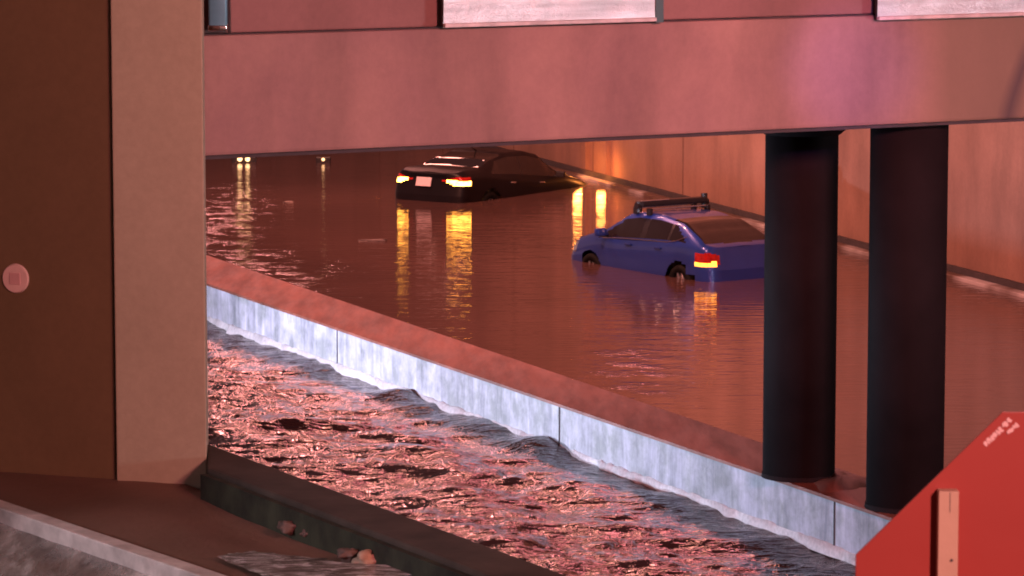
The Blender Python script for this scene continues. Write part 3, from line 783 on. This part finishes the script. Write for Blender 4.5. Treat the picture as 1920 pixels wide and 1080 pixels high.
sedan = dict(name='parked_car', L=4.85, W=1.84, rake_r=0.22, rake_f=0.35,
    top=[(-2.43, 1.0), (-2.1, 1.07), (-1.70, 1.10), (-1.15, 1.30), (-0.65, 1.43), (0.0, 1.46), (0.45, 1.40), (1.10, 1.05), (1.3, 0.99), (2.0, 0.88), (2.43, 0.72)],
    belt=[(-2.43, 0.92), (-1.5, 0.97), (1.2, 0.90), (2.43, 0.66)],
    wheels=(-1.42, 1.40), wr=0.325, seats=(-0.75, 0.25), mirror_x=0.85, mirror_z=0.99, mirror_m=M['plastic'], handles=(-0.72, 0.30), handle_z=0.83, chrome=True,
    region=region, mats=mats_for(M['blackpaint'], M['lampglow']), tl_y=0.40, tl_z0=0.76, tl_z1=0.93, tl_zs=0.855, gl_y=0.42,
    gz=(0.97, 1.36), apil=(1.00, 0.36), cpil=(-1.42, -0.92), bpil=[(-0.36, -0.26)], ws=(0.48, 1.14), rw=(-1.68, -0.82), doors=[(-1.05, -0.32), (-0.30, 0.85)])
s_root = build_car(sedan, M['blackpaint'])
s_root.name = 'black_sedan'
def place(root, heading, pitch, roll, ref_local, ref_world):
    m = Matrix.Rotation(heading, 4, 'Z') @ Matrix.Rotation(pitch, 4, 'Y') @ Matrix.Rotation(roll, 4, 'X')
    t = Vector(ref_world) - (m @ Vector(ref_local)); root.matrix_world = Matrix.Translation(t) @ m
place(s_root, math.atan2(0.82, 0.57), R(4.3), 0, (-2.38, 0, 0.42), at(799, 377, 0))
tag(s_root, 'black sedan sinking nose first in the flood with yellow rear lamps glowing', 'car')
bm = bmesh.new(); box(bm, (-2.405, 0.06, 0.80), (0.02, 0.36, 0.18), Matrix.Rotation(R(12), 4, 'Y'), 0.004); pl = bm_obj('licence_plate', bm, M['plate'], s_root)
bm = bmesh.new(); box(bm, (-2.40, 0, 0.975), (0.03, 0.9, 0.018), None, 0.004); bm_obj('trunk_trim', bm, M['plastic'], s_root)
bm = bmesh.new()
for k in range(7):
    pass
bm.free()
bm = bmesh.new(); tube(bm, (-0.75, 0, 1.42), (-0.95, 0, 1.50), 0.018, 8, 0.008); bm_obj('antenna', bm, M['plastic'], s_root)

hatch = dict(name='blue_hatchback', L=4.05, W=1.70, rake_r=0.28, rake_f=0.35,
    top=[(-2.03, 0.92), (-1.88, 0.96), (-1.55, 1.12), (-1.10, 1.29), (-0.5, 1.37), (0.05, 1.38), (0.40, 1.33), (1.05, 1.02), (1.25, 0.96), (1.75, 0.86), (2.03, 0.72)],
    belt=[(-2.03, 0.89), (-1.2, 0.95), (0.9, 0.88), (2.03, 0.66)],
    wheels=(-1.27, 1.25), wr=0.30, seats=(-0.65, 0.25), mirror_x=0.80, mirror_z=1.00, mirror_m=M['bluepaint'], handles=(-0.72, 0.12), handle_z=0.84, chrome=False,
    region=region, mats=mats_for(M['bluepaint'], M['orangeglow']), tl_y=0.53, tl_z0=0.61, tl_z1=0.83, tl_zs=0.685, gl_y=0.58,
    gz=(0.93, 1.28), apil=(0.98, 0.34), cpil=(-1.45, -0.95), bpil=[(-0.93, -0.88), (-0.26, -0.14)], ws=(0.44, 1.10), rw=(-1.80, -0.85), doors=[(-0.98, -0.22), (-0.20, 0.80)])
h_root = build_car(hatch, M['bluepaint'])
place(h_root, math.atan2(0.83, -0.56), R(1.2), 0, (-1.27, 0.85, 0.38), at(1270, 522, 0))
tag(h_root, 'blue hatchback stranded in the flood with bike rack on its roof', 'car')
# roof rack
rack = empty('roof_rack'); rack.parent = h_root
rack.location = (0.05, 0, 1.375)
for x in (0.16, -0.22):
    bm = bmesh.new(); box(bm, (x, 0, 0.055), (0.05, 1.24, 0.022), None, 0.008); bm_obj('crossbar', bm, M['rim'], rack)
for x in (0.16, -0.22):
    for sg in (1, -1):
        bm = bmesh.new(); box(bm, (x, sg * 0.60, 0.01), (0.10, 0.07, 0.12), None, 0.015); bm_obj('rack_foot', bm, M['plastic'], rack)
bm = bmesh.new(); box(bm, (-0.03, 0.0, 0.135), (0.20, 1.36, 0.10), None, 0.03); bm_obj('carrier_bar', bm, M['plastic'], rack)
bm = bmesh.new(); box(bm, (-0.10, 0.40, 0.187), (0.05, 0.55, 0.012), None, 0.003); bm_obj('carrier_strip', bm, M['rim'], rack)
for sg in (1, -1):
    bm = bmesh.new(); tube(bm, (-0.03, sg * 0.68, 0.0), (-0.03, sg * 0.68, 0.24 if sg < 0 else 0.17), 0.055, 14); tube(bm, (-0.03, sg * 0.68, 0.10), (-0.03, sg * 0.74, 0.10), 0.06, 14); bm_obj('end_clamp', bm, M['plastic'], rack)
# bright belt moulding of the hatchback and badge
for sg in (1, -1):
    bm = bmesh.new(); pts = [(0.92, 0.885), (0.3, .92), (-0.9, .945), (-1.15, .98), (-1.4, 1.06)]
    for (xa, za), (xb, zb) in zip(pts, pts[1:]):
        ya = hatch['W'] / 2 * 0.955 * (1 - .03 * abs(xa)); yb = hatch['W'] / 2 * 0.955 * (1 - .03 * abs(xb))
        if xa <= -1.15: yb -= 0.03
        tube(bm, (xa, sg * ya, za + .005), (xb, sg * yb, zb + .005), 0.009, 6)
    bm_obj('belt_moulding', bm, M['chrome'], h_root)
bm = bmesh.new(); box(bm, (-1.95, 0.0, 0.58), (0.02, 0.42, 0.13), None, 0.004); bm_obj('licence_plate', bm, M['plate'], h_root)
bm = bmesh.new(); box(bm, (-1.92, 0.0, 0.75), (0.05, 0.7, 0.03), None, 0.006); bm_obj('tailgate_handle', bm, M['chrome'], h_root)

# headlight glow of the sedan on the wall: its own head lamps, just under the surface film
for (px, py, z, pw) in ((1084, 334, 0.34, 20), (1128, 342, 0.30, 16)):
    l = bpy.data.lights.new('sedan_headlamp', 'POINT'); l.energy = pw; l.color = (1.0, 0.30, 0.06); l.shadow_soft_size = 0.10
    o = bpy.data.objects.new('sedan_headlamp', l); COL.objects.link(o); p = at(px, py, 0); o.location = (p.x - 0.02, p.y - 0.35, z)

# ------------------------------------------------------------------ far lamps and floating bits
def far_lamp(px, py, n, label):
    c = at(px, py, 0); root = empty('far_light', c); tag(root, label, 'lamp', 'small lights low on the far water')  # far lights of unknown kind, modelled as small housed lamps
    bm = bmesh.new(); box(bm, (0, 0.1, 0.05), (0.22 * n + .1, 0.12, 0.16), None, 0.02); bm_obj('housing', bm, M['plastic'], root)
    for k in range(n):
        bm = bmesh.new(); bmesh.ops.create_uvsphere(bm, u_segments=14, v_segments=8, radius=0.055 if n > 1 else 0.035, matrix=Matrix.Translation(((k - (n - 1) / 2) * 0.17, 0.0, 0.08)))
        bm_obj('lens', bm, M['farglow'], root, True)
far_lamp(457, 305, 2, 'pair of small glowing yellow lamps low on the water, right of the beige pier')
far_lamp(606, 306, 1, 'tiny single lit lamp low on the far water, left of the black sedan')
def debris(px, py, a_, b_, label, rz, mat):
    c = at(px, py, 0); bm = bmesh.new(); box(bm, (0, 0, 0.01), (a_, b_, 0.04), None, 0.012)
    bmesh.ops.subdivide_edges(bm, edges=list(bm.edges), cuts=1)
    for v in bm.verts: v.co += Vector((random.uniform(-1, 1), random.uniform(-1, 1), random.uniform(-.3, .3))) * 0.02
    o = bm_obj('driftwood', bm, mat, None, True); o.location = c; o.rotation_euler = (0, 0, rz); tag(o, label, 'driftwood', 'bits floating on the calm flood')
debris(698, 452, 0.50, 0.07, 'pale flat bit of wood floating in front of the black sedan', 0.1, M['debris'])
debris(541, 380, 0.18, 0.12, 'small pale scrap floating left of the black sedan', 0.4, M['debris'])
